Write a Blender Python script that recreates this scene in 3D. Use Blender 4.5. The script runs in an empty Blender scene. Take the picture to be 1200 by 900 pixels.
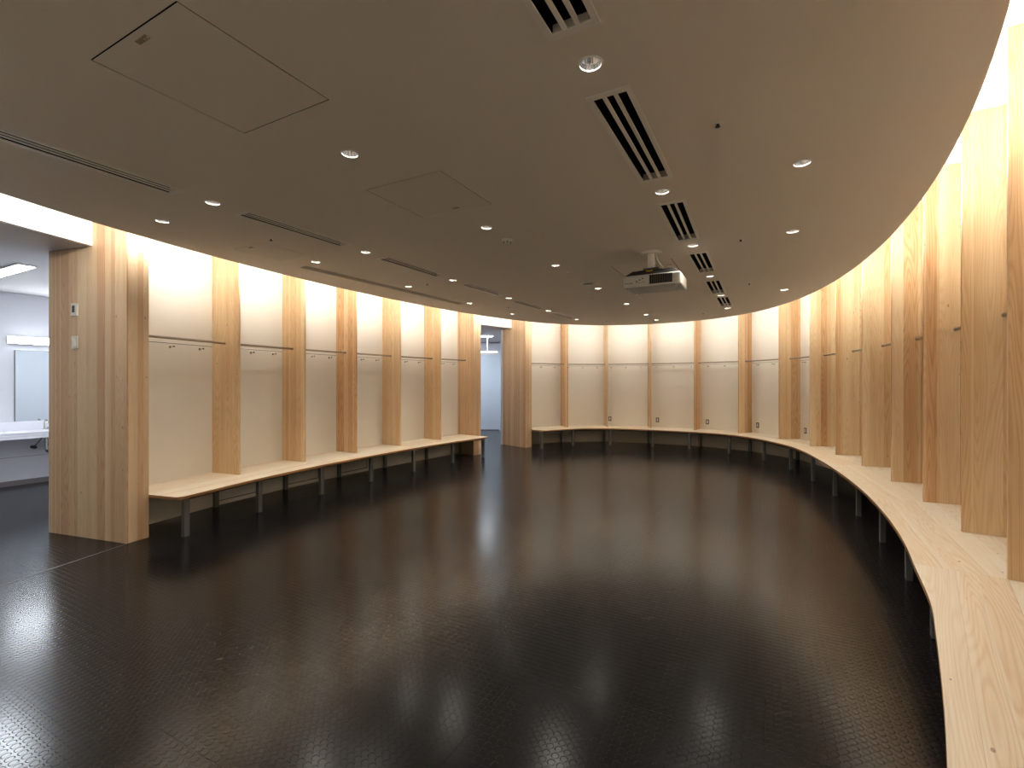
import bpy, bmesh, math, random
from mathutils import Vector, Matrix
from mathutils.geometry import delaunay_2d_cdt

# ---------------------------------------------------------------- camera, world, exposure
SC = bpy.context.scene
COL = SC.collection
F_PX, HOR, H = 560.0, 449.3, 1.80
ZC = 3.40                      # underside of the oval ceiling
ZT = 4.16                      # upper ceiling above the light cove
ZB = 0.50                      # bench top
cam_d = bpy.data.cameras.new('camera'); cam = bpy.data.objects.new('camera', cam_d); COL.objects.link(cam)
cam.location = (0, 0, H); cam.rotation_euler = (math.pi/2, 0, 0)
cam_d.sensor_width = 36; cam_d.lens = 36*F_PX/1200; cam_d.shift_y = -0.7/1200; cam_d.clip_start = .02
SC.camera = cam
SC.view_settings.view_transform = 'Standard'; SC.view_settings.look = 'None'
SC.view_settings.exposure = 0.58; SC.view_settings.gamma = 1; SC.view_settings.use_curve_mapping = False
W = bpy.data.worlds.new('world'); SC.world = W; W.use_nodes = True
W.node_tree.nodes['Background'].inputs[0].default_value = (.5, .5, .55, 1)
W.node_tree.nodes['Background'].inputs[1].default_value = 0.02
COVE = 40.0; COVE_COL = (1.0, .98, .945)
SPOT_W = 26.0
COOL = 50.0; COOL_COL = (.86, .93, 1.0)

# ---------------------------------------------------------------- materials
def new_mat(name):
    m = bpy.data.materials.new(name); m.use_nodes = True
    nt = m.node_tree; return m, nt, nt.nodes['Principled BSDF']
def N(nt, t, **kw):
    n = nt.nodes.new(t)
    for k, v in kw.items(): setattr(n, k, v)
    return n
def srgb(r, g, b):
    f = lambda c: (c/255/12.92) if c/255 <= .04045 else ((c/255+.055)/1.055)**2.4
    return (f(r), f(g), f(b), 1)
def math_n(nt, op, a, b=None, c=None):
    n = N(nt, 'ShaderNodeMath', operation=op)
    for i, v in enumerate((a, b, c)):
        if v is None: continue
        if isinstance(v, (int, float)): n.inputs[i].default_value = v
        else: nt.links.new(v, n.inputs[i])
    return n.outputs[0]
def plain(name, col, rough=.5, metal=0, spec=.5, bump=0, bscale=300):
    m, nt, p = new_mat(name)
    p.inputs['Base Color'].default_value = col; p.inputs['Roughness'].default_value = rough
    p.inputs['Metallic'].default_value = metal; p.inputs['Specular IOR Level'].default_value = spec
    nz = N(nt, 'ShaderNodeTexNoise'); nz.inputs['Scale'].default_value = bscale; nz.inputs['Detail'].default_value = 2
    tc = N(nt, 'ShaderNodeTexCoord'); nt.links.new(tc.outputs['Object'], nz.inputs['Vector'])
    if bump:
        bp = N(nt, 'ShaderNodeBump'); bp.inputs['Strength'].default_value = bump; bp.inputs['Distance'].default_value = .002
        nt.links.new(nz.outputs['Fac'], bp.inputs['Height']); nt.links.new(bp.outputs['Normal'], p.inputs['Normal'])
    mr = N(nt, 'ShaderNodeMapRange'); mr.inputs['To Min'].default_value = max(rough-.04, 0); mr.inputs['To Max'].default_value = min(rough+.04, 1)
    nt.links.new(nz.outputs['Fac'], mr.inputs['Value']); nt.links.new(mr.outputs['Result'], p.inputs['Roughness'])
    return m
def emit(name, col, s):
    m, nt, p = new_mat(name)
    p.inputs['Base Color'].default_value = (.8, .8, .8, 1)
    p.inputs['Emission Color'].default_value = (*col[:3], 1); p.inputs['Emission Strength'].default_value = s
    return m
def wood(name, tones, board=.115, rough=.42, grain=.5, knots=.5, fringe=.35):
    """boards along V of the UV map (metres), U across them"""
    m, nt, p = new_mat(name); L = nt.links
    uv = N(nt, 'ShaderNodeUVMap'); sep = N(nt, 'ShaderNodeSeparateXYZ'); L.new(uv.outputs[0], sep.inputs[0])
    oi = N(nt, 'ShaderNodeObjectInfo')
    u0, v = sep.outputs[0], sep.outputs[1]
    rnd = math_n(nt, 'MULTIPLY', oi.outputs['Random'], 37.0)
    # uneven board widths: warp U gently before it is cut into boards
    wob = math_n(nt, 'SINE', math_n(nt, 'MULTIPLY_ADD', u0, 19.0, rnd))
    uw = math_n(nt, 'MULTIPLY_ADD', wob, .028, u0)
    ub = math_n(nt, 'DIVIDE', math_n(nt, 'ADD', uw, math_n(nt, 'MULTIPLY', oi.outputs['Random'], 3.1)), board)
    bid = math_n(nt, 'FLOOR', ub); fr = math_n(nt, 'FRACT', ub)
    seed = math_n(nt, 'ADD', bid, rnd)
    wn = N(nt, 'ShaderNodeTexWhiteNoise', noise_dimensions='1D'); L.new(seed, wn.inputs['W'])
    b1 = wn.outputs['Value']
    sc = N(nt, 'ShaderNodeSeparateColor'); L.new(wn.outputs['Color'], sc.inputs[0])
    b2, b3 = sc.outputs[0], sc.outputs[1]
    cb = N(nt, 'ShaderNodeCombineXYZ')
    L.new(math_n(nt, 'MULTIPLY', u0, 7.0), cb.inputs[0]); L.new(math_n(nt, 'MULTIPLY', v, .42), cb.inputs[1])
    L.new(math_n(nt, 'MULTIPLY', seed, 7.31), cb.inputs[2])
    nz = N(nt, 'ShaderNodeTexNoise'); nz.inputs['Scale'].default_value = 1.0; nz.inputs['Detail'].default_value = 1.2; nz.inputs['Roughness'].default_value = .35
    L.new(cb.outputs[0], nz.inputs['Vector'])
    ring = math_n(nt, 'SINE', math_n(nt, 'MULTIPLY', nz.outputs['Fac'], 165.0))
    ring = math_n(nt, 'MULTIPLY_ADD', ring, .5, .5)
    ring = math_n(nt, 'POWER', ring, 2.2)
    cb2 = N(nt, 'ShaderNodeCombineXYZ')
    L.new(math_n(nt, 'MULTIPLY', u0, 160.0), cb2.inputs[0]); L.new(math_n(nt, 'MULTIPLY', v, 2.2), cb2.inputs[1]); L.new(seed, cb2.inputs[2])
    fz = N(nt, 'ShaderNodeTexNoise'); fz.inputs['Scale'].default_value = 1.0; fz.inputs['Detail'].default_value = 2.0
    L.new(cb2.outputs[0], fz.inputs['Vector'])
    cr = N(nt, 'ShaderNodeValToRGB'); e = cr.color_ramp.elements
    e[0].position = 0; e[0].color = tones[0]; e[1].position = 1; e[1].color = tones[-1]
    for i, t in enumerate(tones[1:-1]): cr.color_ramp.elements.new((i+1)/(len(tones)-1)).color = t
    # heart wood broad tone wave inside a board
    tone = math_n(nt, 'ADD', math_n(nt, 'MULTIPLY', b1, .75), math_n(nt, 'MULTIPLY', math_n(nt, 'SUBTRACT', nz.outputs['Fac'], .35), .7))
    L.new(tone, cr.inputs[0])
    def mixc(fac, a, col, mode='MIX'):
        mx = N(nt, 'ShaderNodeMix', data_type='RGBA', blend_type=mode, clamp_factor=True)
        L.new(fac, mx.inputs[0]); L.new(a, mx.inputs[6]); mx.inputs[7].default_value = col; return mx.outputs[2]
    c = cr.outputs[0]
    gf = math_n(nt, 'MULTIPLY', ring, math_n(nt, 'MULTIPLY_ADD', b2, grain*.7, grain*.3))
    c = mixc(gf, c, (.80, .67, .52, 1), 'MULTIPLY')
    c = mixc(math_n(nt, 'MULTIPLY', math_n(nt, 'SUBTRACT', fz.outputs['Fac'], .42), 1.3), c, (.82, .73, .62, 1), 'MULTIPLY')
    # light sapwood edge on some boards
    edge = math_n(nt, 'MULTIPLY', math_n(nt, 'GREATER_THAN', fr, math_n(nt, 'MULTIPLY_ADD', b3, .3, .68)), math_n(nt, 'GREATER_THAN', b2, .35))
    c = mixc(math_n(nt, 'MULTIPLY', edge, fringe), c, tones[0])
    # knots
    cb3 = N(nt, 'ShaderNodeCombineXYZ'); L.new(math_n(nt, 'ADD', math_n(nt, 'MULTIPLY', u0, 10.0), rnd), cb3.inputs[0]); L.new(math_n(nt, 'MULTIPLY_ADD', v, 4.7, math_n(nt, 'MULTIPLY', seed, 5.77)), cb3.inputs[1]); L.new(rnd, cb3.inputs[2])
    vo = N(nt, 'ShaderNodeTexVoronoi', voronoi_dimensions='2D'); vo.inputs['Scale'].default_value = 1; L.new(cb3.outputs[0], vo.inputs['Vector'])
    vc = N(nt, 'ShaderNodeSeparateColor'); L.new(vo.outputs['Color'], vc.inputs[0])
    kn = math_n(nt, 'MULTIPLY', math_n(nt, 'LESS_THAN', vo.outputs['Distance'], math_n(nt, 'MULTIPLY', vc.outputs[1], .085)), math_n(nt, 'GREATER_THAN', vc.outputs[0], 1-.2*knots))
    c = mixc(math_n(nt, 'MULTIPLY', kn, .6), c, (.22, .11, .05, 1))
    # joints between boards
    j = math_n(nt, 'LESS_THAN', fr, .014)
    c = mixc(math_n(nt, 'MULTIPLY', j, .35), c, (.35, .2, .1, 1))
    L.new(c, p.inputs['Base Color'])
    p.inputs['Roughness'].default_value = rough; p.inputs['Specular IOR Level'].default_value = .35
    bp = N(nt, 'ShaderNodeBump'); bp.inputs['Strength'].default_value = .05; bp.inputs['Distance'].default_value = .001
    L.new(fz.outputs['Fac'], bp.inputs['Height']); L.new(bp.outputs['Normal'], p.inputs['Normal'])
    return m
M = {}
M['wood'] = wood('cedar_boards', [srgb(234, 213, 177), srgb(222, 190, 149), srgb(213, 174, 131), srgb(198, 152, 110)], board=.13, grain=.9)
M['pillar'] = wood('cedar_pillar_boards', [srgb(228, 204, 170), srgb(216, 184, 147), srgb(210, 172, 136), srgb(200, 157, 122)], board=.105, grain=.7, fringe=.5)
M['bench'] = wood('pale_bench_boards', [srgb(252, 247, 233), srgb(249, 240, 221), srgb(246, 232, 209), srgb(240, 221, 194)], board=.14, grain=.5, knots=.9, rough=.4)
M['ply'] = wood('bench_edge', [srgb(190, 145, 95), srgb(160, 112, 70), srgb(140, 95, 58)], board=.012, grain=.3, knots=0)
M['wall'] = plain('cream_wall_paint', srgb(234, 226, 212), .5, spec=.3, bump=.05, bscale=220)
M['white'] = plain('white_paint', srgb(238, 236, 230), .6, spec=.3)
M['ceil'] = plain('ceiling_plaster', srgb(238, 228, 214), .85, spec=.2, bump=.35, bscale=150)
M['cool_wall'] = plain('washroom_wall', srgb(226, 226, 232), .5)
M['cool_ceil'] = plain('speckled_ceiling', srgb(196, 192, 192), .8, bump=.5, bscale=90)
M['steel'] = plain('grey_steel', srgb(120, 120, 118), .42, metal=.6)
M['black'] = plain('black_steel', srgb(22, 22, 22), .5)
M['rail'] = plain('bronze_steel', srgb(158, 142, 120), .4, metal=.25)
M['chrome'] = plain('brushed_steel', srgb(200, 196, 190), .25, metal=1)
M['dark'] = plain('dark_void', srgb(10, 9, 8), .9, spec=.05)
M['vent'] = plain('vent_paint', srgb(240, 234, 224), .5)
M['vent2'] = plain('vent_blade', srgb(120, 110, 98), .5)
M['mirror'] = plain('reflector', (.85, .85, .86, 1), .16, metal=1)
M['plastic'] = plain('white_plastic', srgb(226, 224, 216), .4)
M['proj_body'] = plain('projector_shell', srgb(205, 202, 194), .42)
M['charcoal'] = plain('charcoal_plastic', srgb(40, 39, 38), .45)
M['bronze'] = plain('outlet_frame', srgb(92, 74, 52), .5)
M['yellow'] = plain('warning_label', srgb(190, 160, 30), .5)
M['porcelain'] = plain('counter_solid', srgb(240, 240, 246), .2)
M['glass_mirror'] = plain('mirror_glass', (.72, .78, .80, 1), .04, metal=1)
M['blue_door'] = plain('corridor_panel', srgb(214, 226, 238), .4)
M['base'] = plain('base_strip', srgb(120, 112, 112), .5)
M['lamp'] = emit('downlight_lamp', (1, .95, .88), 5.0)
M['cove'] = emit('cove_led', COVE_COL, COVE)
M['cool'] = emit('cool_tube', COOL_COL, COOL)
M['cool2'] = emit('corridor_tube', COOL_COL, 26.0)
M['led'] = emit('led_mark', (1, .3, .2), .3)

def floor_mat():
    m, nt, p = new_mat('black_stud_rubber'); L = nt.links
    tc = N(nt, 'ShaderNodeTexCoord'); mp = N(nt, 'ShaderNodeMapping'); mp.inputs['Rotation'].default_value = (0, 0, .487)
    L.new(tc.outputs['Object'], mp.inputs['Vector'])
    s = N(nt, 'ShaderNodeSeparateXYZ'); L.new(mp.outputs[0], s.inputs[0]); x, y = s.outputs[0], s.outputs[1]
    P = .046
    def dots(ox, oy):
        fx = math_n(nt, 'SUBTRACT', math_n(nt, 'FRACT', math_n(nt, 'DIVIDE', math_n(nt, 'ADD', x, ox), P)), .5)
        fy = math_n(nt, 'SUBTRACT', math_n(nt, 'FRACT', math_n(nt, 'DIVIDE', math_n(nt, 'ADD', y, oy), P)), .5)
        return math_n(nt, 'SQRT', math_n(nt, 'ADD', math_n(nt, 'MULTIPLY', fx, fx), math_n(nt, 'MULTIPLY', fy, fy)))
    d = dots(0, 0)
    mr = N(nt, 'ShaderNodeMapRange', interpolation_type='SMOOTHSTEP'); mr.inputs['From Min'].default_value = .35; mr.inputs['From Max'].default_value = .43
    mr.inputs['To Min'].default_value = 1; mr.inputs['To Max'].default_value = 0
    L.new(d, mr.inputs['Value'])
    # tile joints
    row = math_n(nt, 'DIVIDE', y, 1.34); rid = math_n(nt, 'FLOOR', row)
    jy = math_n(nt, 'LESS_THAN', math_n(nt, 'FRACT', row), .0022)
    cx = math_n(nt, 'ADD', math_n(nt, 'DIVIDE', x, 2.7), math_n(nt, 'MULTIPLY', rid, .5))
    jx = math_n(nt, 'LESS_THAN', math_n(nt, 'FRACT', cx), .0011)
    jt = math_n(nt, 'MAXIMUM', jx, jy)
    hgt = math_n(nt, 'SUBTRACT', mr.outputs[0], math_n(nt, 'MULTIPLY', jt, 1.5))
    bp = N(nt, 'ShaderNodeBump'); bp.inputs['Strength'].default_value = 1; bp.inputs['Distance'].default_value = .0022
    L.new(hgt, bp.inputs['Height']); L.new(bp.outputs['Normal'], p.inputs['Normal'])
    nz = N(nt, 'ShaderNodeTexNoise'); nz.inputs['Scale'].default_value = .5; nz.inputs['Detail'].default_value = 1; L.new(tc.outputs['Object'], nz.inputs['Vector'])
    r = N(nt, 'ShaderNodeMapRange'); r.inputs['From Min'].default_value = 0; r.inputs['From Max'].default_value = 1; r.inputs['To Min'].default_value = .17; r.inputs['To Max'].default_value = .23
    L.new(nz.outputs['Fac'], r.inputs['Value']); L.new(r.outputs[0], p.inputs['Roughness'])
    wn = N(nt, 'ShaderNodeTexWhiteNoise', noise_dimensions='2D'); cc = N(nt, 'ShaderNodeCombineXYZ')
    L.new(rid, cc.inputs[0]); L.new(math_n(nt, 'FLOOR', cx), cc.inputs[1]); L.new(cc.outputs[0], wn.inputs['Vector'])
    mx = N(nt, 'ShaderNodeMix', data_type='RGBA'); L.new(wn.outputs['Value'], mx.inputs[0]); mx.inputs[6].default_value = srgb(16, 16, 18); mx.inputs[7].default_value = srgb(21, 20, 21)
    mj = N(nt, 'ShaderNodeMix', data_type='RGBA'); L.new(math_n(nt, 'MULTIPLY', jt, .5), mj.inputs[0]); L.new(mx.outputs[2], mj.inputs[6]); mj.inputs[7].default_value = srgb(60, 56, 54)
    L.new(mj.outputs[2], p.inputs['Base Color']); p.inputs['Specular IOR Level'].default_value = .3
    return m
M['floor'] = floor_mat()
def mesh_grille():
    m, nt, p = new_mat('expanded_mesh'); L = nt.links
    tc = N(nt, 'ShaderNodeTexCoord'); s = N(nt, 'ShaderNodeSeparateXYZ'); L.new(tc.outputs['Object'], s.inputs[0])
    a = math_n(nt, 'ADD', math_n(nt, 'MULTIPLY', s.outputs[0], 15.0), math_n(nt, 'MULTIPLY', s.outputs[2], 32.0))
    b = math_n(nt, 'SUBTRACT', math_n(nt, 'MULTIPLY', s.outputs[0], 15.0), math_n(nt, 'MULTIPLY', s.outputs[2], 32.0))
    k = math_n(nt, 'MAXIMUM', math_n(nt, 'LESS_THAN', math_n(nt, 'FRACT', a), .42), math_n(nt, 'LESS_THAN', math_n(nt, 'FRACT', b), .2))
    mx = N(nt, 'ShaderNodeMix', data_type='RGBA'); L.new(k, mx.inputs[0]); mx.inputs[6].default_value = srgb(22, 18, 14); mx.inputs[7].default_value = srgb(235, 218, 195)
    L.new(mx.outputs[2], p.inputs['Base Color']); p.inputs['Roughness'].default_value = .5
    return m
M['mesh'] = mesh_grille()

# ---------------------------------------------------------------- mesh helpers
class MB:
    def __init__(s): s.v = []; s.f = []; s.uv = []; s.m = []; s.mats = []
    def mi(s, m):
        if m not in s.mats: s.mats.append(m)
        return s.mats.index(m)
    def face(s, pts, mat, uvs=None):
        n = len(s.v); s.v += [tuple(p) for p in pts]; s.f.append(list(range(n, n+len(pts)))); s.m.append(s.mi(mat))
        s.uv.append(uvs if uvs else [(p[0], p[1]) for p in pts])
    def box(s, x0, x1, y0, y1, z0, z1, mat, grain='z', T=None):
        C = [(x, y, z) for x in (x0, x1) for y in (y0, y1) for z in (z0, z1)]
        for idx in ((0, 1, 3, 2), (4, 6, 7, 5), (0, 4, 5, 1), (2, 3, 7, 6), (0, 2, 6, 4), (1, 5, 7, 3)):
            P = [C[i] for i in idx]
            g = 'xyz'.index(grain); uv = []
            var = [k for k in range(3) if max(p[k] for p in P)-min(p[k] for p in P) > 1e-9]
            for p in P:
                if g in var: o = [k for k in var if k != g][0]; uv.append((p[o]+(.37 if o == 1 else 0), p[g]))
                else: uv.append((p[var[0]], p[var[1]]))
            if T: P = [tuple(T @ Vector(p)) for p in P]
            s.face(P, mat, uv)
    def cyl(s, a, b, r, mat, n=12, r2=None, caps=True):
        a, b = Vector(a), Vector(b); d = (b-a).normalized(); r2 = r if r2 is None else r2
        u = d.orthogonal().normalized(); w = d.cross(u)
        A = [a+(u*math.cos(t)+w*math.sin(t))*r for t in [2*math.pi*i/n for i in range(n)]]
        B = [b+(u*math.cos(t)+w*math.sin(t))*r2 for t in [2*math.pi*i/n for i in range(n)]]
        for i in range(n):
            j = (i+1) % n; s.face([A[i], A[j], B[j], B[i]], mat)
        if caps:
            s.face(A[::-1], mat); s.face(B, mat)
    def ring(s, c, r0, r1, z0, z1, mat, n=24):
        for i in range(n):
            a, b = 2*math.pi*i/n, 2*math.pi*(i+1)/n
            P = lambda r, t, z: (c[0]+r*math.cos(t), c[1]+r*math.sin(t), z)
            s.face([P(r0, a, z0), P(r1, a, z0), P(r1, b, z0), P(r0, b, z0)][::-1], mat)
            s.face([P(r1, a, z0), P(r1, a, z1), P(r1, b, z1), P(r1, b, z0)][::-1], mat)
            s.face([P(r0, a, z0), P(r0, b, z0), P(r0, b, z1), P(r0, a, z1)][::-1], mat)
    def prism(s, poly, z0, z1, top, side, gdir=None):
        g = Vector(gdir or (0, 1)).normalized(); o = Vector((g.y, -g.x))
        uv = [(o.dot(Vector(p)), g.dot(Vector(p))) for p in poly]
        ar = sum(poly[i][0]*poly[(i+1) % len(poly)][1]-poly[(i+1) % len(poly)][0]*poly[i][1] for i in range(len(poly)))
        if ar < 0: poly = poly[::-1]; uv = uv[::-1]
        s.face([(x, y, z1) for x, y in poly], top, uv)
        s.face([(x, y, z0) for x, y in poly][::-1], side, uv[::-1])
        L = 0
        for i in range(len(poly)):
            p, q = poly[i], poly[(i+1) % len(poly)]; l = math.dist(p, q)
            s.face([(p[0], p[1], z0), (q[0], q[1], z0), (q[0], q[1], z1), (p[0], p[1], z1)], side, [(z0, L), (z0, L+l), (z1, L+l), (z1, L)]); L += l
    def build(s, name, parent=None, loc=(0, 0, 0), rz=0, smooth=False, bevel=0, merge=True):
        me = bpy.data.meshes.new(name); me.from_pydata(s.v, [], s.f)
        for m in s.mats: me.materials.append(m)
        ul = me.uv_layers.new(name='UVMap'); k = 0
        for pi, uvs in enumerate(s.uv):
            for c in uvs: ul.data[k].uv = c; k += 1
            me.polygons[pi].material_index = s.m[pi]
        if merge:
            bm = bmesh.new(); bm.from_mesh(me); bmesh.ops.remove_doubles(bm, verts=bm.verts, dist=1e-5)
            bm.to_mesh(me); bm.free()
        if smooth:
            me.polygons.foreach_set('use_smooth', [True]*len(me.polygons))
            try: me.set_sharp_from_angle(angle=math.radians(35))
            except Exception: pass
        o = bpy.data.objects.new(name, me); COL.objects.link(o); o.location = loc; o.rotation_euler = (0, 0, rz)
        if parent: o.parent = parent
        if bevel:
            b = o.modifiers.new('bevel', 'BEVEL'); b.width = bevel; b.segments = 2; b.limit_method = 'ANGLE'
        return o
def tag(o, label=None, cat=None, group=None, kind=None):
    if label: o['label'] = label
    if cat: o['category'] = cat
    if group: o['group'] = group
    if kind: o['kind'] = kind
    return o
def thing(name, label, cat, loc=(0, 0, 0), rz=0, group=None):
    o = bpy.data.objects.new(name, None); COL.objects.link(o); o.location = loc; o.rotation_euler = (0, 0, rz); o.empty_display_size = .1
    return tag(o, label, cat, group)
def struct(o): o['kind'] = 'structure'; return o
def copy_tree(root, loc, rz, label=None, group=None):
    r = root.copy(); COL.objects.link(r); r.location = loc; r.rotation_euler = (0, 0, rz)
    for ch in list(root.children):
        c = ch.copy(); COL.objects.link(c); c.parent = r
        for g in list(ch.children):
            d = g.copy(); COL.objects.link(d); d.parent = c
    return tag(r, label, None, group)
ORD = ['first', 'second', 'third', 'fourth', 'fifth', 'sixth', 'seventh', 'eighth', 'ninth', 'tenth', 'eleventh', 'twelfth', 'thirteenth', 'fourteenth', 'fifteenth']

# ---------------------------------------------------------------- plan curves (metres)
def curve(p, n=3600):
    cx, cy, a, b, th, a3, b3, k = p; out = []
    ux, uy = (math.sin(th), math.cos(th)), (math.cos(th), -math.sin(th))
    for i in range(n):
        t = 2*math.pi*i/n; u = a*math.cos(t)+a3*math.cos(3*t); v = b*math.sin(t)+b3*math.sin(3*t)+k*math.sin(2*t)
        out.append(Vector((cx+u*ux[0]+v*uy[0], cy+u*ux[1]+v*uy[1])))
    return out
FIN = curve([1.2054, 7.8476, 7.2495, 4.1766, 0.4862, -0.5927, 0.0602, -0.2384])
CEIL = curve([0.5808, 6.5334, 7.5223, 3.7219, 0.4887, -0.4126, -0.0361, -0.0168], 240)
NF = len(FIN)
def fpt(t): return FIN[int(round(t*NF)) % NF]
def fnm(t):
    i = int(round(t*NF)); d = FIN[(i+4) % NF]-FIN[(i-4) % NF]; n = Vector((d.y, -d.x)).normalized()
    return n if n.dot(fpt(t)-Vector((1.2, 7.85))) > 0 else -n
def ang(deg): return Vector((math.sin(math.radians(deg)), math.cos(math.radians(deg))))
V = lambda x, y: Vector((x, y))
DEP = .52
# left row of dividers (front point, outward direction)
LF = [(fpt(t), fnm(t)) for t in (.688, .712, .733, .754, .776)]
# long row of dividers round the far end and down the near side
RF = [(fpt(.886), ang(-17)), (fpt(.935), ang(-1)), (fpt(.987), ang(8)), (fpt(.036), ang(40)), (fpt(.086), ang(62)), (fpt(.133), ang(86))]
RF += [(fpt(t), fnm(t)) for t in (.168, .195, .219, .242, .263, .285, .309)]
RF += [(V(2.53, 2.22), V(.78, -.63).normalized()), (V(1.73, 1.37), V(.70, -.71).normalized())]
# doorway pillars: front corner nearer the opening, other front corner, outward direction, depth
PA = dict(a=V(-4.32, 5.356), b=V(-4.22, 5.578), n=V(-.951, .309).normalized(), d=1.34)
PB = dict(a=V(-.79, 12.14), b=V(-.96, 11.93), n=V(-.78, .62).normalized(), d=1.05)
PC = dict(a=V(.37, 13.36), b=V(.56, 13.52), n=V(-.66, .75).normalized(), d=1.05)
PD = dict(a=V(1.50, 1.135), b=V(1.685, 1.32), n=V(.70, -.71).normalized(), d=1.05)
def back(f, d=DEP): return f[0]+f[1]*d
# bench front line
def bo(t):                                   # how far the bench reaches in front of the dividers
    return -.48+.07*math.exp(-((t-.175)/.03)**2)
def bench_front(t0, t1, n=10): return [fpt(t0+(t1-t0)*i/n)+fnm(t0+(t1-t0)*i/n)*bo((t0+(t1-t0)*i/n) % 1) for i in range(n+1)]

# ---------------------------------------------------------------- the shell
f = MB(); f.box(-16, 12, -6, 24, -.1, 0, M['floor']); struct(f.build('floor'))
f = MB(); f.box(-7.5, 9.5, -3.2, 17, ZT, ZT+.1, M['white']); struct(f.build('ceiling_upper'))
def wall_run(name, pts, z0, z1, mat, th=.08, inward=None, seam=None, base=None):
    b = MB()
    for p, q in zip(pts[:-1], pts[1:]):
        d = (q-p); L = d.length; d.normalize(); n = Vector((d.y, -d.x))
        mid = (p+q)/2
        if n.dot(inward-mid) > 0: n = -n
        T = Matrix(((d.x, n.x, 0, p.x), (d.y, n.y, 0, p.y), (0, 0, 1, 0), (0, 0, 0, 1)))
        e = .02
        if seam:
            b.box(-e, L+e, 0, th, z0, seam-.004, mat, T=T); b.box(-e, L+e, .006, th, seam-.004, seam+.004, M['base'], T=T); b.box(-e, L+e, 0, th, seam+.004, z1, mat, T=T)
        else: b.box(-e, L+e, 0, th, z0, z1, mat, T=T)
    return struct(b.build(name))
CEN = V(1, 7.5)
SEAM = 2.335
wl = [PA['b']+PA['n']*.55]+[back(x) for x in LF]+[PB['b']+PB['n']*.55]
wr = [PC['b']+PC['n']*.55]+[back(x) for x in RF[:14]]+[PD['b']+PD['n']*.55]
wall_run('wall_left', wl, 0, ZT, M['wall'], inward=CEN, seam=SEAM)
wall_run('wall_right', wr, 0, ZT, M['wall'], inward=CEN, seam=SEAM)
# lintels over the two openings
hA0 = PA['a']+PA['n']*.56; hA1 = hA0+V(-.162, -.987)*3.3
wall_run('wall_over_washroom_opening', [hA0, hA1], ZC-.01, ZT, M['white'], th=.12, inward=CEN)
hC0, hC1 = PB['a']+PB['n']*.55, PC['a']+PC['n']*.55
wall_run('wall_over_corridor_opening', [hC0, hC1], ZC-.01, ZT, M['white'], th=.12, inward=CEN)
# wall behind the viewer
wall_run('wall_near', [hA1, V(-5.2, .6), V(-3.2, -1.9), V(3.2, -2.0), PD['a']+PD['n']*.6], 0, ZT, M['wall'], inward=CEN, seam=SEAM)

# ---- oval ceiling with true holes
def up(x, y): d = F_PX*(ZC-H)/(HOR-y); return V((x-600)/F_PX*d, d)
dl_px = [(692, 75), (776, 224.5), (812, 287.5), (832, 323.6), (845, 346), (853, 361), (940, 191), (929, 271), (919, 339.5),
         (410, 180), (570, 266.5), (651, 310.7), (701, 337.8), (734, 356), (757.3, 368.5), (769.8, 375),
         (190, 259), (249, 237.5), (370, 306.9), (428.7, 295.3), (478.5, 335.6), (530.5, 328), (550, 355), (596, 349.2), (601, 368), (642.5, 364.2), (675.5, 374.4)]
DL = [up(*p) for p in dl_px]
AX = V(.4717, .8818); PX = V(.8818, -.4717)           # long axis of the room and the direction across it
def rect(c, L, Wd): return [c+AX*(L/2*sx)+PX*(Wd/2*sy) for sx, sy in ((-1, -1), (1, -1), (1, 1), (-1, 1))]
def strip(x0, y0, x1, y1, Wd):
    a, b = up(x0, y0), up(x1, y1); return ((a+b)/2, (b-a).length, Wd, (b-a).normalized())
vents = [strip(0-90, 128, 208.7, 226, .2), strip(281, 249, 406, 288, .2), strip(447.5, 302, 517.5, 323.8, .2), strip(543.8, 332.5, 588.8, 345.8, .2),
         strip(603.8, 352.5, 637.5, 362.5, .2), strip(648, 366.5, 674, 374, .2),
         strip(617, -62, 673.5, 38, .25), strip(711.5, 107, 769.5, 211, .25), strip(786, 236.5, 806, 281, .25), strip(817, 296, 829, 319, .25), strip(834.5, 328.5, 842, 343.5, .25), strip(846, 348, 851.5, 358.5, .25)]
slot = strip(355, 312.5, 541, 356.3, .17)
def rc(s, g=0): 
    c, L, Wd, d = s; n = V(d.y, -d.x)
    return [c+d*((L/2+g)*a)+n*((Wd/2+g)*b) for a, b in ((-1, -1), (1, -1), (1, 1), (-1, 1))]
def quad(pp): return [up(*p) for p in pp]
hatch_px = [((113.5, 73.3), (203, .5), (381, 115), (290, 157)), ((430, 223.7), (513, 200.4), (575.5, 238.2), (500, 256)),
            ((275.5, 292.5), (307.5, 284.5), (360, 298), (330, 305)), ((718.7, 312), (784, 303), (799, 318), (736, 328)), ((688, 345.3), (742, 341), (752, 350), (700, 355))]
hatches = []
for hp in hatch_px:                           # square each hatch up to the room's axes
    q = quad(hp); c = sum(q, V(0, 0))/4
    la = sorted([abs((a-c).dot(AX)) for a in q]); lp = sorted([abs((a-c).dot(PX)) for a in q])
    hatches.append((c, 2*sum(la)/4, 2*sum(lp)/4, AX))
def ngon(c, r, n=20): return [c+V(math.cos(2*math.pi*i/n), math.sin(2*math.pi*i/n))*r for i in range(n)]
R_DL = .058
holes = [ngon(c, R_DL) for c in DL]+[rc(v, -.022) for v in vents]+[rc(slot)]+[rc(h, .009) for h in hatches]
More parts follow.
